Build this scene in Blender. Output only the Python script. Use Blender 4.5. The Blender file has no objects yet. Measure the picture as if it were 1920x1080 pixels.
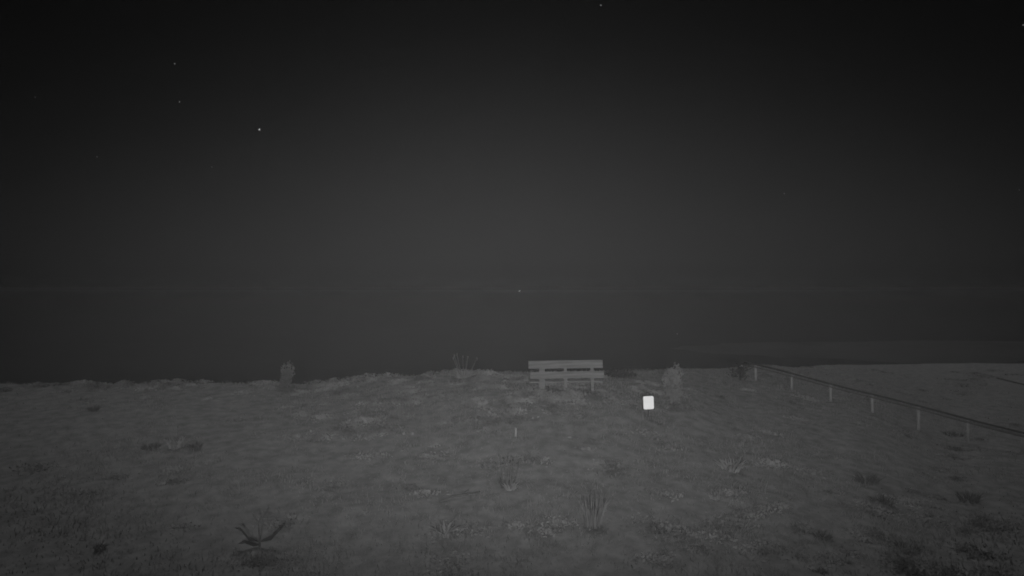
import bpy, bmesh, math, random
import numpy as np
from mathutils import Vector, Matrix

random.seed(7)
rng = np.random.default_rng(11)
S = bpy.context.scene
COL = S.collection
R = math.radians

# ------------------------------------------------------------------ camera
FPX = 1371.0                       # focal length in pixels of the 1920-wide frame
cd = bpy.data.cameras.new("camera")
cd.sensor_width = 36.0
cd.lens = 36.0 * FPX / 1920.0
cd.clip_start = 0.05
cd.clip_end = 40000
cam = bpy.data.objects.new("camera", cd)
COL.objects.link(cam)
cam.location = (0, 0, 0)           # the camera hangs about five metres above the nearest ground
cam.rotation_euler = (R(90), 0, 0)
S.camera = cam
cd.dof.use_dof = True               # the cheap lens is focused a little short in infrared: all is slightly soft
cd.dof.focus_distance = 4.0
cd.dof.aperture_fstop = 3.4

# ------------------------------------------------------------------ world: last glow of the night sky over the sea (infrared = grey)
W = bpy.data.worlds.new("World"); S.world = W
W.use_nodes = True
nt = W.node_tree; nt.nodes.clear()
sky = nt.nodes.new('ShaderNodeTexSky'); sky.sky_type = 'NISHITA'; sky.sun_disc = False
sky.sun_elevation = R(-5); sky.sun_rotation = R(2)
sky.altitude = 20; sky.air_density = 1.0; sky.dust_density = 2.0; sky.ozone_density = 1.0
bw = nt.nodes.new('ShaderNodeRGBToBW')
bg = nt.nodes.new('ShaderNodeBackground'); bg.inputs['Strength'].default_value = 0.042
out = nt.nodes.new('ShaderNodeOutputWorld')
nt.links.new(sky.outputs[0], bw.inputs[0]); nt.links.new(bw.outputs[0], bg.inputs['Color'])
nt.links.new(bg.outputs[0], out.inputs['Surface'])

# ------------------------------------------------------------------ weak moonlight
sd = bpy.data.lights.new("moon", 'SUN'); sd.energy = 0.76; sd.angle = R(10)
so = bpy.data.objects.new("moon", sd); COL.objects.link(so)
so.rotation_euler = (R(-32), 0, R(14))

# ------------------------------------------------------------------ infrared floodlight on the camera's mast, behind the camera
ld = bpy.data.lights.new("infrared_floodlight", 'SPOT')
ld.energy = 21300; ld.spot_size = 0.569; ld.spot_blend = 1.0; ld.shadow_soft_size = 0.08
lo = bpy.data.objects.new("infrared_floodlight", ld); COL.objects.link(lo)
lo.location = (0.126, -3.584, -0.056)
d = Vector((0.022, 1.0, -0.047))
lo.rotation_euler = d.to_track_quat('-Z', 'Y').to_euler()
lo.scale = (2.769, 1.0, 1.0)

S.cycles.use_denoising = True; S.cycles.denoiser = 'OPENIMAGEDENOISE'
S.cycles.denoising_input_passes = 'RGB_ALBEDO_NORMAL'; S.cycles.denoising_prefilter = 'ACCURATE'
S.cycles.use_light_tree = False
S.view_settings.view_transform = 'Standard'
S.view_settings.look = 'None'
S.view_settings.exposure = 0.0
S.view_settings.gamma = 1.0

# ------------------------------------------------------------------ helpers
def tag(o, label=None, cat=None, group=None, kind=None):
    if label: o['label'] = label
    if cat: o['category'] = cat
    if group: o['group'] = group
    if kind: o['kind'] = kind
    return o

def empty(name, loc, rz=0.0):
    o = bpy.data.objects.new(name, None); COL.objects.link(o)
    o.location = loc; o.rotation_euler = (0, 0, rz); o.empty_display_size = 0.2
    return o

def link_bm(name, bm, mat, parent=None, smooth=False):
    me = bpy.data.meshes.new(name); bm.to_mesh(me); bm.free()
    if smooth:
        me.polygons.foreach_set('use_smooth', [True] * len(me.polygons))
    me.materials.append(mat)
    o = bpy.data.objects.new(name, me); COL.objects.link(o)
    if parent: o.parent = parent
    return o

def link_np(name, V, F, mat, parent=None, smooth=False):
    me = bpy.data.meshes.new(name)
    V = np.asarray(V, np.float32); F = np.asarray(F, np.int32); n = F.shape[1]
    me.vertices.add(len(V)); me.vertices.foreach_set('co', V.ravel())
    me.loops.add(F.size); me.loops.foreach_set('vertex_index', F.ravel())
    me.polygons.add(len(F))
    me.polygons.foreach_set('loop_start', np.arange(0, F.size, n, dtype=np.int32))
    me.polygons.foreach_set('loop_total', np.full(len(F), n, np.int32))
    if smooth: me.polygons.foreach_set('use_smooth', np.ones(len(F), bool))
    me.update(calc_edges=True)
    me.materials.append(mat)
    o = bpy.data.objects.new(name, me); COL.objects.link(o)
    if parent: o.parent = parent
    return o

def add_box(bm, c, s, bev=0.0, rot=None):
    M = Matrix.Translation(Vector(c))
    if rot is not None: M = M @ rot.to_4x4()
    r = bmesh.ops.create_cube(bm, size=1.0, matrix=M @ Matrix.Diagonal((s[0], s[1], s[2], 1)))
    if bev > 0:
        vs = r['verts']; es = {e for v in vs for e in v.link_edges}
        bmesh.ops.bevel(bm, geom=list(es), offset=bev, segments=2, affect='EDGES', profile=0.6)

def add_tube(bm, pts, rad, n=8, jit=0.0):
    rings = []
    pts = [Vector(p) for p in pts]
    if not hasattr(rad, '__len__'): rad = [rad] * len(pts)
    for i, p in enumerate(pts):
        t = (pts[min(i + 1, len(pts) - 1)] - pts[max(i - 1, 0)]).normalized()
        a = t.orthogonal().normalized(); b = t.cross(a)
        rings.append([bm.verts.new(p + (a * math.cos(2 * math.pi * k / n) + b * math.sin(2 * math.pi * k / n)) * rad[i] * (1 + random.uniform(-jit, jit))) for k in range(n)])
    for i in range(len(rings) - 1):
        q = rings[i]; w = rings[i + 1]
        # keep the seams from twisting
        best = min(range(n), key=lambda s: sum((q[k].co - w[(k + s) % n].co).length for k in range(n)))
        for k in range(n):
            bm.faces.new((q[k], q[(k + 1) % n], w[(k + 1 + best) % n], w[(k + best) % n]))
        rings[i + 1] = [w[(k + best) % n] for k in range(n)]
    bm.faces.new(rings[0][::-1]); bm.faces.new(rings[-1])

# ------------------------------------------------------------------ materials (all greys: the place is seen in infrared)
def mat_noise(name, lo_, hi_, scale, rough=0.9, detail=6, bump=0.0, bscale=None, wood=False, spread=(0.3, 0.7), spec=0.2):
    m = bpy.data.materials.new(name); m.use_nodes = True
    t = m.node_tree; b = t.nodes['Principled BSDF']
    tc = t.nodes.new('ShaderNodeTexCoord')
    n = t.nodes.new('ShaderNodeTexNoise'); n.inputs['Scale'].default_value = scale; n.inputs['Detail'].default_value = detail
    src = tc.outputs['Object']
    if wood:
        mp = t.nodes.new('ShaderNodeMapping'); mp.inputs['Scale'].default_value = (0.6, 9, 9)
        t.links.new(src, mp.inputs[0]); src = mp.outputs[0]
    t.links.new(src, n.inputs['Vector'])
    r = t.nodes.new('ShaderNodeValToRGB')
    r.color_ramp.elements[0].position = spread[0]; r.color_ramp.elements[1].position = spread[1]
    r.color_ramp.elements[0].color = (lo_, lo_, lo_, 1); r.color_ramp.elements[1].color = (hi_, hi_, hi_, 1)
    t.links.new(n.outputs[0], r.inputs[0]); t.links.new(r.outputs[0], b.inputs['Base Color'])
    b.inputs['Roughness'].default_value = rough
    b.inputs['Specular IOR Level'].default_value = spec
    if bump:
        n2 = t.nodes.new('ShaderNodeTexNoise'); n2.inputs['Scale'].default_value = bscale or scale * 3; n2.inputs['Detail'].default_value = 5
        t.links.new(src, n2.inputs['Vector'])
        bp = t.nodes.new('ShaderNodeBump'); bp.inputs['Strength'].default_value = bump; bp.inputs['Distance'].default_value = 0.03
        t.links.new(n2.outputs[0], bp.inputs['Height']); t.links.new(bp.outputs[0], b.inputs['Normal'])
    return m

M_ground = mat_noise("turf", 0.078, 0.15, 3.2, 1.0, 12, 0.5, 14.0, spread=(0.28, 0.74), spec=0.0)
M_grass = mat_noise("grass_blade", 0.14, 0.21, 0.5, 0.9, 4, spec=0.05)
M_pale = mat_noise("pale_leaf", 0.19, 0.27, 3.0, 0.85, 4, spec=0.1)
M_soft = mat_noise("soft_leaf", 0.10, 0.15, 3.0, 0.85, 4, spec=0.1)
M_dark = mat_noise("dark_leaf", 0.055, 0.09, 3.0, 0.85, 4, spec=0.05)
M_bush = mat_noise("bush_leaf", 0.17, 0.24, 3.0, 0.85, 4, spec=0.05)
M_black = mat_noise("black_leaf", 0.012, 0.025, 3.0, 0.85, 4, spec=0.02)
M_twig = mat_noise("twig_bark", 0.05, 0.075, 5.0, 0.9, 4, spec=0.05)
M_bench = mat_noise("weathered_bench_wood", 0.062, 0.122, 2.2, 0.85, 6, 0.3, wood=True, spec=0.1)
M_post = mat_noise("fence_post_wood", 0.15, 0.21, 6.0, 0.9, 6, 0.3, spec=0.1)
M_rail = mat_noise("dark_rail_wood", 0.012, 0.03, 5.0, 0.85, 5, wood=True, spec=0.05)
M_wire = mat_noise("pale_rail_wood", 0.06, 0.09, 5.0, 0.9, 5, wood=True, spec=0.05)
def translucent(m, f):
    t = m.node_tree; b = t.nodes['Principled BSDF']; o = t.nodes['Material Output']
    tr = t.nodes.new('ShaderNodeBsdfTranslucent'); mx = t.nodes.new('ShaderNodeMixShader'); mx.inputs[0].default_value = f
    src = b.inputs['Base Color'].links[0].from_socket
    t.links.new(src, tr.inputs['Color']); t.links.new(b.outputs[0], mx.inputs[1]); t.links.new(tr.outputs[0], mx.inputs[2])
    t.links.new(mx.outputs[0], o.inputs['Surface'])
for m_ in (M_grass, M_pale, M_soft, M_bush, M_dark): translucent(m_, 0.5)
M_stone = mat_noise("pale_stone", 0.085, 0.13, 4.0, 0.9, 6, 0.3, spec=0.1)
M_plate = mat_noise("reflective_white_sheet", 0.70, 0.76, 4.0, 0.6, 3, spec=0.2)
M_halo = mat_noise("black_halo_rim", 0.004, 0.008, 8.0, 0.8, 3, spec=0.02)  # dark outline added to imitate a sharpening halo round the plate
M_sea = mat_noise("night_sea", 0.001, 0.0025, 0.05, 0.6, 4, 0.25, 0.35, spec=0.0)

def mat_emit(name, s):
    m = bpy.data.materials.new(name); m.use_nodes = True
    t = m.node_tree; t.nodes.clear()
    e = t.nodes.new('ShaderNodeEmission'); e.inputs['Strength'].default_value = s
    o = t.nodes.new('ShaderNodeOutputMaterial'); t.links.new(e.outputs[0], o.inputs['Surface'])
    return m

# ------------------------------------------------------------------ terrain: a grassy cliff-top whose crest hides the shore
YS = np.array([6, 12, 17, 22, 26, 30, 36, 45, 60, 75, 95, 110, 140], float)
TAB = {
 -1300: [-5.3, -4.75, -4.25, -3.72, -3.44, -4.3, -6.2, -9.5, -14, -16, -17, -17, -17],
 -400:  [-5.3, -4.73, -4.20, -3.68, -3.40, -4.3, -6.2, -9.5, -14, -16, -17, -17, -17],
 -200:  [-5.3, -4.73, -4.15, -3.48, -3.12, -3.9, -6.0, -9.5, -14, -16, -17, -17, -17],
 -100:  [-5.3, -4.73, -4.10, -3.25, -3.00, -3.6, -5.6, -9.0, -14, -16, -17, -17, -17],
 -40:   [-5.3, -4.73, -4.05, -3.16, -2.98, -3.5, -5.4, -9.0, -14, -16, -17, -17, -17],
 50:    [-5.3, -4.73, -4.00, -3.10, -3.08, -3.45, -5.0, -8.5, -14, -16, -17, -17, -17],
 200:   [-5.3, -4.73, -4.10, -3.22, -3.12, -3.40, -4.7, -7.5, -12, -15, -17, -17, -17],
 300:   [-5.3, -4.75, -4.25, -3.60, -3.35, -3.36, -4.0, -6.2, -10, -13, -15, -15, -17],
 457:   [-5.3, -4.80, -4.45, -4.05, -3.86, -3.75, -3.92, -4.8, -7.2, -10, -13, -15, -17],
 600:   [-5.3, -4.85, -4.60, -4.40, -4.28, -4.33, -4.6, -5.0, -6.3, -9, -12, -15, -17],
 856:   [-5.4, -4.95, -5.05, -5.12, -5.20, -5.35, -5.5, -5.7, -6.15, -9, -12, -15, -17],
 1300:  [-5.5, -5.2, -5.3, -5.45, -5.6, -5.7, -5.8, -6.0, -6.3, -9, -12, -15, -17],
}
US = np.array(sorted(TAB)); ZT = np.array([TAB[u] for u in US])

_g = np.random.default_rng(5).random((64, 64))
def vnoise(x, y):
    xi = np.floor(x).astype(int); yi = np.floor(y).astype(int)
    fx = x - xi; fy = y - yi
    fx = fx * fx * (3 - 2 * fx); fy = fy * fy * (3 - 2 * fy)
    g = lambda a, b: _g[a % 64, b % 64]
    return (g(xi, yi) * (1 - fx) + g(xi + 1, yi) * fx) * (1 - fy) + (g(xi, yi + 1) * (1 - fx) + g(xi + 1, yi + 1) * fx) * fy - 0.5

HUMPS = []            # (x, y, radius, height)
def height(X, Y):
    X = np.asarray(X, float); Y = np.asarray(Y, float)
    u = np.clip(FPX * X / np.maximum(Y, 9.0), -1299, 1299)
    yc = np.clip(Y, YS[0], YS[-1])
    j = np.clip(np.searchsorted(YS, yc, side='right') - 1, 0, len(YS) - 2)
    ty = (yc - YS[j]) / (YS[j + 1] - YS[j])
    i = np.clip(np.searchsorted(US, u, side='right') - 1, 0, len(US) - 2)
    tu = (u - US[i]) / (US[i + 1] - US[i]); tu = tu * tu * (3 - 2 * tu)
    z = (ZT[i, j] * (1 - ty) + ZT[i, j + 1] * ty) * (1 - tu) + (ZT[i + 1, j] * (1 - ty) + ZT[i + 1, j + 1] * ty) * tu
    z = z + 0.06 * vnoise(X * 0.55 + 9, Y * 0.55 + 3) + 0.05 * vnoise(X * 1.5 + 1, Y * 1.5 + 31) + 0.035 * vnoise(X * 4 + 7, Y * 4 + 17)
    for hx, hy, hr, hh in HUMPS:
        z = z + hh * np.exp(-((X - hx) ** 2 + (Y - hy) ** 2) / (hr * hr))
    edge = np.clip((np.abs(X) - 95) / 35, 0, 1); edge2 = np.clip((-25 - Y) / 15, 0, 1)
    e = np.maximum(edge, edge2)
    return z * (1 - e) + np.minimum(z, -17) * e

_Yq = np.concatenate([np.arange(8, 60, 0.02), np.arange(60, 140, 0.1)])
def at(px, py):
    """point of the ground seen at a pixel of the 1920 x 1080 photograph"""
    a = (px - 960) / FPX; b = -(py - 540) / FPX
    h = height(a * _Yq, _Yq)
    hit = np.nonzero(h >= b * _Yq)[0]
    if len(hit) == 0:                       # just above the crest: take the crest itself
        k = int(np.argmax(h / _Yq))
    else: k = int(hit[0])
    return Vector((a * _Yq[k], _Yq[k], float(h[k])))

p = at(915, 712); HUMPS.append((p.x, p.y + 0.3, 0.55, 0.22))
p = at(505, 728); HUMPS.append((p.x, p.y + 0.2, 0.35, 0.14))

def axis(parts):
    o = []
    for a, b, s in parts: o.append(np.arange(a, b, s))
    return np.concatenate(o)
ax = axis([(-140, -26, 4), (-26, 26, 0.16), (26, 60, 1.0), (60, 141, 4)])
ay = axis([(-42, 6, 3), (6, 9, .5), (9, 33, 0.16), (33, 66, 0.7), (66, 171, 3)])
GX, GY = np.meshgrid(ax, ay)
GZ = height(GX, GY)
V = np.stack([GX, GY, GZ], -1).reshape(-1, 3)
nx, ny = len(ax), len(ay)
idx = np.arange(nx * ny).reshape(ny, nx)
F = np.stack([idx[:-1, :-1], idx[:-1, 1:], idx[1:, 1:], idx[1:, :-1]], -1).reshape(-1, 4)
g = link_np('ground', V, F, M_ground, smooth=True); tag(g, kind='structure')

SEA = -14.0
bm = bmesh.new()
bmesh.ops.create_circle(bm, cap_ends=True, segments=96, radius=5000, matrix=Matrix.Translation((0, 0, SEA)))
sea = link_bm('sea', bm, M_sea); tag(sea, kind='structure')

# low dark headland beyond the crest on the right
hx = np.linspace(-6, 260, 130); hy = np.linspace(95, 270, 60)
HX, HY = np.meshgrid(hx, hy)
rise = np.clip((HX + 5) / 95, 0, 1); rise = rise * rise * (3 - 2 * rise)
rise = rise * np.clip((260 - HX) / 60, 0, 1)
prof = np.exp(-((HY - 165) / 45) ** 2)
HZ = -17 + (4.1 * rise ** .5 + .6 * vnoise(HX * .08, HY * .08 + 3) + .35 * vnoise(HX * .3, HY * .3)) * prof * 1.05
Vh = np.stack([HX, HY, HZ], -1).reshape(-1, 3); ih = np.arange(Vh.shape[0]).reshape(HX.shape)
Fh = np.stack([ih[:-1, :-1], ih[:-1, 1:], ih[1:, 1:], ih[1:, :-1]], -1).reshape(-1, 4)
M_hill = mat_noise("dark_heath", 0.012, 0.022, 0.05, 1.0, 6, spec=0.0)
tag(link_np('headland', Vh, Fh, M_hill, smooth=True), kind='structure')

# ------------------------------------------------------------------ short grass over the whole cliff-top (nobody could count it)
def blades(P, h, w, lean, az, n_seg=1):
    """two-quad-less triangular blades: P (n,3) roots"""
    n = len(P)
    side = np.stack([np.cos(az), np.sin(az), np.zeros(n)], -1) * (w[:, None] * .5)
    dirl = np.stack([-np.sin(az), np.cos(az), np.zeros(n)], -1) * (lean * h)[:, None]
    tip = P + dirl + np.stack([np.zeros(n), np.zeros(n), h], -1)
    mid = P + dirl * 0.3 + np.stack([np.zeros(n), np.zeros(n), h * 0.55], -1)
    Vb = np.stack([P - side, P + side, mid + side * .8, mid - side * .8, tip], 1).reshape(-1, 3)
    k = np.arange(n)[:, None] * 5
    Fb = np.concatenate([k + np.array([0, 1, 2]), k + np.array([0, 2, 3]), k + np.array([3, 2, 4])], 0)
    return Vb, Fb

N = 150000
yy = 9.5 + 36 * rng.random(N) ** 1.25
uu = rng.uniform(-1050, 1050, N)
xx = uu * yy / FPX
patch = vnoise(xx * 0.8 + 40, yy * 0.8 + 12) + 0.6 * vnoise(xx * 2.2 + 5, yy * 2.2 + 8)
keep = rng.random(N) < np.clip(0.55 + 0.8 * patch, 0.12, 1.0)
xx, yy, patch = xx[keep], yy[keep], patch[keep]
nb = len(xx)
P = np.stack([xx, yy, height(xx, yy) - 0.015], -1)
hh = (0.035 + 0.075 * rng.random(nb) ** 1.6) * (1 + 0.9 * np.clip(patch, -0.3, 0.6))
Vb, Fb = blades(P, hh, 0.010 + 0.016 * rng.random(nb), rng.uniform(0.2, 1.5, nb), rng.uniform(0, 6.283, nb))
gr = link_np('short_grass', Vb, Fb, M_grass)
tag(gr, 'short rough grass covering the dark slope', 'grass', kind='stuff')

# low scrub in blotches, thickest along the crest (one mass of small leaves)
M_scrub = mat_noise("scrub_leaf", 0.095, 0.27, 1.3, 0.9, 5, spread=(0.35, 0.66), spec=0.03); translucent(M_scrub, 0.5)
cu, cy, cr, ch = [], [], [], []
def scrub_patch(n, u0, u1, y0, y1, r0, r1, h0, h1):
    cu.extend(rng.uniform(u0, u1, n)); cy.extend(rng.uniform(y0, y1, n)); cr.extend(rng.uniform(r0, r1, n)); ch.extend(rng.uniform(h0, h1, n))
scrub_patch(110, -980, 900, 11, 26, .12, .45, .03, .09)
scrub_patch(120, -420, 120, 19, 25.5, .10, .40, .05, .13)
scrub_patch(60, -960, 60, 24.6, 26.6, .15, .50, .06, .20)
scrub_patch(40, 60, 320, 21, 27.5, .12, .40, .05, .14)
scrub_patch(40, 380, 960, 11, 16.5, .12, .40, .05, .12)
scrub_patch(45, 420, 960, 27, 52, .2, .9, .05, .16)
scrub_patch(26, -5, 140, 20.9, 22.0, .10, .3, .07, .16)
cu, cy, cr, ch = map(np.array, (cu, cy, cr, ch))
cnt = (50 + 420 * cr).astype(int); ip = np.repeat(np.arange(len(cu)), cnt); ns = len(ip)
ra = rng.uniform(0, 6.283, ns); rd = cr[ip] * np.abs(rng.normal(0, .5, ns))
sx = cu[ip] * cy[ip] / FPX + np.cos(ra) * rd * 1.6; sy = cy[ip] + np.sin(ra) * rd
sz = height(sx, sy) + ch[ip] * rng.random(ns) * np.exp(-(rd / cr[ip]) ** 2)
cpt = np.stack([sx, sy, sz], -1)
va = rng.normal(size=(ns, 3)); va /= np.linalg.norm(va, axis=1, keepdims=True)
vb = np.cross(va, rng.normal(size=(ns, 3))); vb /= np.linalg.norm(vb, axis=1, keepdims=True)
lf = (0.022 + 0.03 * rng.random(ns))[:, None]
Vs_ = np.stack([cpt - va * lf, cpt + vb * lf * .5, cpt + va * lf, cpt - vb * lf * .5], 1).reshape(-1, 3)
tag(link_np('low_scrub', Vs_, np.arange(ns * 4).reshape(-1, 4), M_scrub), 'blotches of low scrub scattered over the slope and along the crest', 'ground cover', kind='stuff')

# ------------------------------------------------------------------ plants
def tuft_mesh(n, h, spread, w, lean=(0.1, 0.7), seed=0, rad=0.08, droop=True):
    r = np.random.default_rng(seed)
    Vs, Fs = [], []; base = 0
    for i in range(n):
        a = r.uniform(0, 6.283); rr = rad * math.sqrt(r.random())
        p0 = np.array([rr * math.cos(a), rr * math.sin(a), -0.02])
        a2 = a + r.normal(0, .5); le = r.uniform(*lean) * spread; H = h * r.uniform(.55, 1.0)
        fac = r.uniform(0, 3.1416); s = np.array([math.cos(fac), math.sin(fac), 0]) * w * r.uniform(.6, 1.2) * .5
        pts = []
        for t in (0, .35, .7, 1.0):
            z = H * (t - (0.25 * t ** 3 * le if droop else 0))
            pts.append(p0 + np.array([math.cos(a2), math.sin(a2), 0]) * (le * H * t ** 1.6) + np.array([0, 0, z]))
        wd = (0.8, 1.0, 0.7, 0.08)
        for q, ww in zip(pts, wd): Vs += [q - s * ww, q + s * ww]
        for k in range(3):
            b = base + 2 * k; Fs.append([b, b + 1, b + 3, b + 2])
        base += 8
    return np.array(Vs), np.array(Fs)

def bush_mesh(n, w, h, leaf, seed=0, power=0.5, top=0.75):
    """leaf-sized faces spread through an uneven crown"""
    r = np.random.default_rng(seed)
    lobes = [(r.uniform(-.28, .28) * w, r.uniform(-.28, .28) * w, h * (.12 + (top - .12) * (_ + r.random()) / 9), r.uniform(.22, .36)) for _ in range(9)]
    Vs, Fs = [], []
    for i in range(n):
        L = lobes[r.integers(len(lobes))]
        v = r.normal(size=3); v /= np.linalg.norm(v); v *= r.random() ** power
        c = np.array([L[0] + v[0] * L[3] * w, L[1] + v[1] * L[3] * w, max(0.0, L[2] + v[2] * L[3] * h)])
        a = r.normal(size=3); a /= np.linalg.norm(a); b = np.cross(a, r.normal(size=3)); b /= np.linalg.norm(b)
        s = leaf * r.uniform(.6, 1.3); k = len(Vs)
        Vs += [c - a * s, c + b * s * .45, c + a * s, c - b * s * .45]; Fs.append([k, k + 1, k + 2, k + 3])
    return np.array(Vs), np.array(Fs)

def px_at(p): return p.y / FPX            # metres per photo pixel at that point

def tussock(x, y, wpx, hpx, mat, label, n=70, lean=(0.1, .8), seed=1, bw=2.0, stalks=0, stalk_px=0, rad=None, stalk_mat=None, stalk_w=1.0):
    stalk_mat = stalk_mat or M_soft
    p = at(x, y); s = px_at(p)
    t = empty('grass_tussock', p); tag(t, label, 'grass tussock', 'grass tussocks on the slope')
    Vt, Ft = tuft_mesh(n, hpx * s, 1.0, bw * s, lean, seed, (rad or wpx * 0.28) * s)
    link_np('leaf_blades', Vt, Ft, mat, t)
    r = random.Random(seed)
    for k in range(stalks):
        b = bmesh.new(); a = r.uniform(-1, 1)
        H = stalk_px * s * r.uniform(.75, 1)
        add_tube(b, [(a * wpx * .2 * s, 0, 0), (a * wpx * .35 * s, 0, H * .5), (a * wpx * .55 * s, 0, H)], [.8 * s * stalk_w, .6 * s * stalk_w, .4 * s * stalk_w], 5)
        b2 = bmesh.ops.create_icosphere(b, subdivisions=1, radius=1.7 * s, matrix=Matrix.Translation((a * wpx * .55 * s, 0, H)) @ Matrix.Diagonal((.8, .8, 1.8, 1)))
        link_bm('seed_stalk', b, stalk_mat, t)
    return t

def shrub(x, y, wpx, hpx, mat, label, n=700, leaf=2.2, seed=2, top=.75):
    p = at(x, y); s = px_at(p)
    t = empty('shrub', p); tag(t, label, 'shrub', 'shrubs on the crest')
    Vt, Ft = bush_mesh(n, wpx * s, hpx * s, leaf * s, seed, top=top)
    link_np('foliage', Vt, Ft, mat, t)
    b = bmesh.new(); r = random.Random(seed)
    for k in range(5):
        a = r.uniform(0, 6.283); q = r.uniform(.1, .3) * wpx * s
        add_tube(b, [(0, 0, -0.03), (math.cos(a) * q * .4, math.sin(a) * q * .4, hpx * s * .35), (math.cos(a) * q, math.sin(a) * q, hpx * s * .75)], [1.1 * s, .8 * s, .4 * s], 5)
    link_bm('stem', b, mat, t)
    return t

shrub(538, 728, 27, 52, M_soft, 'narrow upright pale shrub standing on the skyline at left', n=900, seed=3)
shrub(1258, 757, 44, 74, M_bush, 'tall rounded pale shrub just right of the white reflector plate', n=1900, seed=4, leaf=2.6)
shrub(1388, 712, 44, 36, M_black, 'dark ragged shrub at the far end of the rail fence', n=420, seed=5)
shrub(1162, 706, 66, 16, M_black, 'low dark leafy patch lying along the crest beside the bench', n=900, seed=6, leaf=2.2, top=.5)  # leaves fill the dark strip beside the bench
tussock(870, 708, 44, 20, M_pale, 'bright tussock with thin tall stalks on the crest left of the bench', n=160, lean=(.2, 2.2), seed=8, stalks=6, stalk_px=44, rad=15)
tussock(1365, 722, 40, 12, M_soft, 'small pale tussock below the dark shrub at the fence end', n=80, seed=9)
tussock(330, 840, 46, 26, M_pale, 'pale tussock with one dark stalk on the left slope', n=110, lean=(.1, .9), seed=10, stalks=1, stalk_px=46, stalk_mat=M_twig)
tussock(958, 918, 34, 18, M_pale, 'tussock with thin upright stalks in the middle of the slope', n=80, lean=(.2, 1.0), seed=11, stalks=6, stalk_px=52, stalk_w=1.2)
tussock(950, 912, 40, 26, M_dark, 'dark thin leaved plant just behind the tussock with thin upright stalks', n=26, lean=(.1, .6), seed=41, bw=3, stalks=3, stalk_px=60, stalk_mat=M_twig, stalk_w=1.6)
tussock(833, 1008, 60, 34, M_pale, 'star shaped tussock of long radiating leaves near the lower edge', n=36, lean=(.6, 1.5), seed=12, bw=4.5, rad=5)
tussock(1370, 882, 60, 28, M_pale, 'spreading pale tussock on the slope below the reflector plate', n=70, lean=(.4, 1.3), seed=13, bw=3)
tussock(1340, 936, 30, 18, M_pale, 'small bright tussock on the lower right slope with dark ground beside it', n=60, seed=14)
M_faded = mat_noise('faded_leaf', 0.145, 0.20, 3.0, 0.85, 4, spec=0.05); translucent(M_faded, 0.5)
tussock(1110, 985, 64, 62, M_faded, 'tall soft pale tussock standing nearest below the middle of the slope', n=150, lean=(.03, .4), seed=15, bw=1.8)
tussock(303, 908, 24, 12, M_pale, 'small low tussock beneath the one with the dark stalk', n=40, seed=16)
tussock(548, 972, 26, 14, M_pale, 'small pale tussock right of the dark dead plant', n=50, seed=17)
tussock(632, 958, 32, 10, M_soft, 'flat dull tussock between the dead plant and the stalky tussock', n=50, seed=18)
tussock(905, 760, 30, 14, M_pale, 'bright low tussock on the slope left below the bench', n=80, seed=19)
tussock(1585, 1052, 26, 20, M_pale, 'pale tussock close to the lower edge among dark clumps', n=50, seed=20, bw=3)
for (x, y, w, h, lab, sd_) in (
    (1625, 905, 70, 22, 'dark clump on the right slope, uppermost of the dark clumps', 31),
    (1655, 945, 60, 22, 'dark clump on the right slope just under the uppermost dark one', 32),
    (1815, 940, 60, 26, 'dark clump near the right edge of the picture', 33),
    (1700, 1030, 80, 16, 'wide dark clump at the lower right corner of the slope', 34),
    (1540, 1010, 50, 18, 'small dark clump left of the wide dark one at lower right', 35),
    (188, 1030, 26, 14, 'small dark clump at the lower left of the slope', 36),
    (282, 842, 46, 14, 'flat dark patch left of the pale tussock with the dark stalk', 39),  # dark blades fill the dark patches on both sides of the tussock
    (366, 842, 34, 16, 'small dark patch right of the pale tussock with the dark stalk', 40),
    (175, 770, 26, 12, 'small dark clump below the skyline at far left', 37),
    (1785, 816, 60, 10, 'dark clump growing under the rail of the fence', 38)):
    tussock(x, y, w, h, M_dark, lab, n=70, lean=(.3, 1.3), seed=sd_, bw=2.2)

# dark dead plant with forked top
p = at(487, 1026); s = px_at(p)
t = empty('dead_plant', p); tag(t, 'dark dead plant with a forked stem and drooping leaves at lower left', 'dead plant')
b = bmesh.new()
add_tube(b, [(0, 0, -0.03), (-1 * s, 0, 26 * s), (-2 * s, 0, 46 * s)], [2.2 * s, 1.8 * s, 1.5 * s], 6)
link_bm('stem', b, M_twig, t, True)
for pts in ([(-2, 46), (-8, 52), (-14, 62)], [(-2, 46), (4, 56), (6, 66)], [(4, 55), (10, 52), (15, 54)]):
    b = bmesh.new(); add_tube(b, [(a * s, (k - 1) * 2 * s, z * s) for k, (a, z) in enumerate(pts)], [1.6 * s, 1.8 * s, .7 * s], 6)
    link_bm('branch', b, M_twig, t, True)
for pts, y0 in (([(-2, 10), (-20, 16), (-34, 34), (-48, 38)], -6), ([(2, 10), (20, 16), (32, 28), (42, 36)], 5), ([(0, 4), (-12, 6), (-26, 12), (-38, 8)], -10)):
    b = bmesh.new(); vs = []
    for k, (a, z) in enumerate(pts):
        w = (2, 5, 4, .4)[k] * s
        vs.append((b.verts.new((a * s, (y0 * k / 3 - 2) * s, z * s + w)), b.verts.new((a * s, (y0 * k / 3 + 2) * s, z * s - w))))
    for k in range(3): b.faces.new((vs[k][0], vs[k + 1][0], vs[k + 1][1], vs[k][1]))
    bmesh.ops.solidify(b, geom=b.faces[:], thickness=.5 * s)
    link_bm('withered_leaf', b, M_dark, t)

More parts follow.
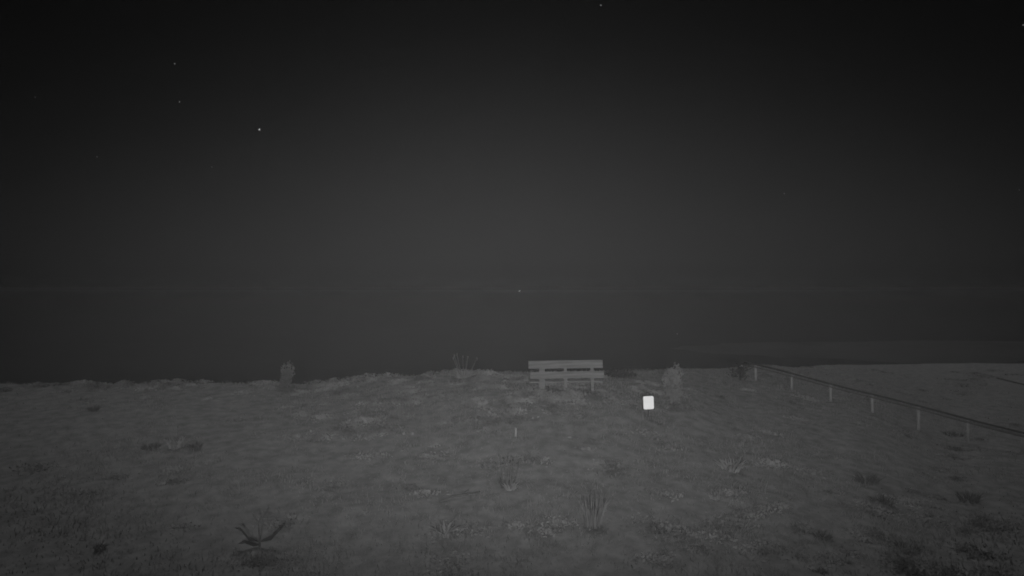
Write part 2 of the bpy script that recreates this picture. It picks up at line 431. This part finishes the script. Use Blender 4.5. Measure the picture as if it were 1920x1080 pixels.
# stick lying in the grass
p = at(824, 942); q = at(900, 925); s = px_at(p)
b = bmesh.new(); v = q - p
add_tube(b, [Vector((0, 0, .02)), v * .35 + Vector((0, .02, .05)), v * .7 + Vector((0, .04, .03)), v + Vector((0, 0, .03))], [1.6 * s, 1.9 * s, 1.4 * s, .7 * s], 7, .1)
add_tube(b, [v * .5 + Vector((0, .03, .04)), v * .72 + Vector((0, .12, .10))], [1.0 * s, .4 * s], 6)
o = link_bm('fallen_stick', b, M_twig, None, True); o.location = p
tag(o, 'dark fallen stick lying aslant in the grass below the middle', 'stick')

# short stake
p = at(967, 818); s = px_at(p)
b = bmesh.new(); add_tube(b, [(0, 0, -.05), (0, 0, 8 * s), (.5 * s, 0, 16 * s)], [2.2 * s, 2.1 * s, 1.9 * s], 8, .05)
o = link_bm('short_stake', b, M_post, None, True); o.location = p
tag(o, 'short pale wooden stake poking out of the grass below the bench', 'stake')

# pale stones
def stone(x, y, w, h, label, seed):
    p = at(x, y); s = px_at(p); b = bmesh.new()
    bmesh.ops.create_icosphere(b, subdivisions=3, radius=1)
    r = np.random.default_rng(seed); k = r.normal(size=(5, 3))
    for vtx in b.verts:
        c = np.array(vtx.co); f = 1 + sum(.07 * math.sin(2.3 * float(np.dot(kk, c)) + i) for i, kk in enumerate(k))
        vtx.co = Vector((c[0] * f * w * .5 * s, c[1] * f * w * .45 * s, c[2] * f * h * .5 * s + h * .25 * s))
    o = link_bm('stone', b, M_stone, None, True); o.location = p
    tag(o, label, 'stone', 'pale stones in the grass')
stone(757, 815, 7, 8, 'small pale stone, left of two close together below the crest', 1)
stone(773, 815, 7, 8, 'small pale stone, right of two close together below the crest', 2)
stone(893, 790, 9, 7, 'pale stone on the slope below the bright low tussock', 3)
stone(1068, 822, 12, 7, 'pale flat stone on the slope well below the bench', 4)

# ------------------------------------------------------------------ bench seen from behind, facing the sea
bp = at(1061, 732)
s = px_at(bp)
bench = empty('wooden_bench', bp + Vector((0, 0, 0)), R(-3))
bench.rotation_euler = (0, R(-1.6), R(-4))
tag(bench, 'pale wooden bench with two backrest boards standing on the crest', 'bench')
def board(name, x0, x1, z0, z1, y, th, parent, rot=0.0):
    b = bmesh.new()
    add_box(b, (0, 0, 0), ((x1 - x0), th, (z1 - z0)), 0.008)
    for v_ in b.verts: v_.co.z += 0.006 * math.sin(v_.co.x * 4.0)
    o = link_bm(name, b, M_bench, parent); o.location = ((x0 + x1) / 2, y, (z0 + z1) / 2); o.rotation_euler = (rot, 0, 0)
    return o
x0, x1 = -69 * s, 70 * s
z = lambda yp: (732 - yp) * s
board('backrest_board', x0, x1, z(691), z(676), 0.02, .045, bench, R(-8))
board('backrest_board', x0 + 3 * s, x1 + 2 * s, z(709.5), z(696.3), -.03, .045, bench, R(-8))
for k in range(3):
    board('seat_board', x0, x1, z(715.5) - .05, z(715.5), .12 + k * .15, .135, bench)
for xc in (-44 * s, 0, 50 * s):
    b = bmesh.new()
    wleg = (11.0 if xc < -1 * s else 6.0) * s
    lean_ = Matrix.Rotation(R(-8), 3, 'X')
    add_box(b, (xc, .06, z(707)), (wleg, .07, 56 * s), .006, lean_)                 # rear upright carrying the boards
    link_bm('rear_leg', b, M_bench, bench)
    b = bmesh.new(); add_box(b, (xc, .45, z(726)), (wleg, .08, 16 * s + .1), .006)
    link_bm('front_leg', b, M_bench, bench)
    b = bmesh.new(); add_box(b, (xc, .25, z(719)), (wleg * .8, .5, 4.5 * s), .006)
    link_bm('seat_bearer', b, M_bench, bench)

# ------------------------------------------------------------------ reflector plate on a thin stake
PY = at(1216, 782).y; s = PY / FPX
px_, pz_ = (1216 - 960) * s, -(755 - 540) * s
gz = float(height(px_, PY))
mk = empty('reflector_marker', (px_, PY, gz)); tag(mk, 'small bright white reflector plate on a thin dark stake in the grass', 'marker plate')
def rounded(b, w, h, r, th, y):
    pts = []
    for cx, cz, a0 in ((w / 2 - r, h / 2 - r, 0), (-w / 2 + r, h / 2 - r, 90), (-w / 2 + r, -h / 2 + r, 180), (w / 2 - r, -h / 2 + r, 270)):
        for k in range(6): a = R(a0 + 18 * k); pts.append((cx + r * math.cos(a), cz + r * math.sin(a)))
    f = [b.verts.new((x, y, zz)) for x, zz in pts]; bk = [b.verts.new((x, y + th, zz)) for x, zz in pts]
    b.faces.new(f); b.faces.new(bk[::-1]); n = len(pts)
    for k in range(n): b.faces.new((f[k], bk[k], bk[(k + 1) % n], f[(k + 1) % n]))
    bmesh.ops.recalc_face_normals(b, faces=b.faces[:])
b = bmesh.new(); rounded(b, 22.6 * s, 27.6 * s, 3.2 * s, .014, 0)
fr = link_bm('halo_backing', b, M_halo, mk); fr.location = (0, 0, pz_ - gz); fr.rotation_euler = (0, R(-2.5), 0)  # backing whose dark rim stands in for the sharpening halo
b = bmesh.new(); rounded(b, 19.6 * s, 24.8 * s, 2.6 * s, .003, -.004)
pl = link_bm('reflector_face', b, M_plate, mk); pl.location = (0, 0, pz_ - gz); pl.rotation_euler = (0, R(-2.5), 0)
b = bmesh.new(); add_tube(b, [(0, .03, -.06), (0, .028, (pz_ - gz) + 8 * s)], .013, 8)
link_bm('stake', b, M_twig, mk, True)

# ------------------------------------------------------------------ low rail fence running down on the right
Z0 = 29.7
def fence_xy(k):
    Y = Z0 * (1 - .0378 * k); return (457 + 47.4 * k) / (1 - .0378 * k) * Y / FPX, Y
def rail_z(k):
    v_ = (143.5 + 11.1 * k) / (1 - .0378 * k); return -v_ * (Z0 * (1 - .0378 * k)) / FPX
fx, fy = fence_xy(0)
fence = empty('rail_fence', (fx, fy, float(height(fx, fy))))
tag(fence, 'low wooden rail fence with pale posts and dark top rail on the right', 'fence')
fo = fence.location
for k in range(0, 9):
    X, Y = fence_xy(k); zt = rail_z(k) - .035; zb = float(height(X, Y)) - .25
    b = bmesh.new(); a = random.uniform(-.02, .02)
    add_tube(b, [(X - fo.x, Y - fo.y, zb - fo.z), (X - fo.x + a, Y - fo.y, zt - fo.z)], [.05, .045], 10, .04)
    link_bm('post', b, M_post, fence, True)
def rail(name, m, dz, dy, rad, k0=-.35, k1=8.3):
    b = bmesh.new(); pts = []
    for k in np.arange(k0, k1, .25):
        X, Y = fence_xy(k); pts.append((X - fo.x, Y - fo.y + dy, rail_z(k) + dz - fo.z + .012 * math.sin(2.1 * k)))
    add_tube(b, pts, rad, 10, .05); link_bm(name, b, m, fence, True)
rail('top_rail', M_rail, .0, -.05, .034)
rail('lower_rail', M_wire, -.085, -.07, .02)
rail('lower_rail', M_rail, -.125, -.07, .011)

# second fence beyond it, at the right edge
def f2(k): return 26.6 + 1.5 * k, 39.5 - 1.0 * k
f2x, f2y = f2(0)
fence2 = empty('rail_fence', (f2x, f2y, float(height(f2x, f2y))))
tag(fence2, 'dark rail of another fence farther off, at the right edge', 'fence')
M_faint = mat_noise('grey_rail_wood', 0.045, 0.065, 5.0, 0.9, 5, wood=True, spec=0.03)
b = bmesh.new(); pts = []
for k in np.arange(-.2, 7.3, .5):
    X, Y = f2(k); v_ = 172 + 18 * k * (1.0 + .03 * k)
    pts.append(Vector((X, Y, -v_ * Y / FPX)))
add_tube(b, [q - fence2.location for q in pts], .04, 8, .05); link_bm('top_rail', b, M_faint, fence2, True)
for k in (1.75, 3.75, 5.75, 7):
    X, Y = f2(k); v_ = 172 + 18 * k * (1.0 + .03 * k); zt = -v_ * Y / FPX - .03; zb = float(height(X, Y)) - .2
    b = bmesh.new(); l2 = fence2.location
    add_tube(b, [(X - l2.x, Y - l2.y, min(zb, zt - .3) - l2.z), (X - l2.x, Y - l2.y, zt - l2.z)], .055, 8, .04)
    link_bm('post', b, M_faint, fence2, True)

# ------------------------------------------------------------------ stars
M_s0 = mat_emit("point_light", 1.3); M_s1 = mat_emit("bright_star", 0.8); M_s3 = mat_emit("star", 0.35); M_s2 = mat_emit("dim_star", 0.11)
for x, y, r_, m, lab in (
    (486.5, 243, 1.35, M_s1, 'brightest star, high in the left part of the sky'),
    (336.5, 191, 1.05, M_s3, 'star up and left of the brightest star'),
    (327.5, 119.5, 1.0, M_s3, 'star above the other star at upper left'),
    (1126.5, 10, 1.2, M_s3, 'star at the very top of the picture, right of the middle'),
    (1918.5, 47, 0.9, M_s3, 'star in the upper right corner of the sky'),
    (974, 546, 1.4, M_s0, 'lowest bright point of light, above the left end of the bench'),
    (66, 182, 1.0, M_s2, 'faint star near the left edge of the sky'),
    (182, 294, 1.1, M_s2, 'faint star below left of the brightest star'),
    (397, 313, 1.0, M_s2, 'faint star just below the brightest star'),
    (1470.5, 363, 1.1, M_s2, 'faint star in the right half of the sky'),
    (1911, 356, 1.0, M_s2, 'faint star at the right edge of the sky'),
    (1270, 626, 1.2, M_s2, 'faint point of light low over the reflector plate')):
    D = 14000.0 if y < 540 else -SEA * FPX / (y - 540) * .985
    bm = bmesh.new(); bmesh.ops.create_icosphere(bm, subdivisions=1, radius=r_ * D / FPX)
    o = link_bm('star', bm, m); o.location = ((x - 960) * D / FPX, D, -(y - 540) * D / FPX)
    tag(o, lab, 'star', 'stars in the night sky')

# ------------------------------------------------------------------ thin night mist lit by the floodlight
bm = bmesh.new()
add_box(bm, (0, 0, (4 - 18.5) / 2), (10400, 10400, 4 + 18.5))
mh = bpy.data.materials.new("mist"); mh.use_nodes = True
t = mh.node_tree; t.nodes.clear()
pv = t.nodes.new('ShaderNodeVolumePrincipled'); pv.inputs['Color'].default_value = (.95, .95, .95, 1)
pv.inputs['Density'].default_value = 0.0000515
pv.inputs['Anisotropy'].default_value = -0.733      # backward scatter fitted to shape the central glow and dark corners
mo = t.nodes.new('ShaderNodeOutputMaterial'); t.links.new(pv.outputs[0], mo.inputs['Volume'])
hz = link_bm('haze', bm, mh); tag(hz, kind='stuff')
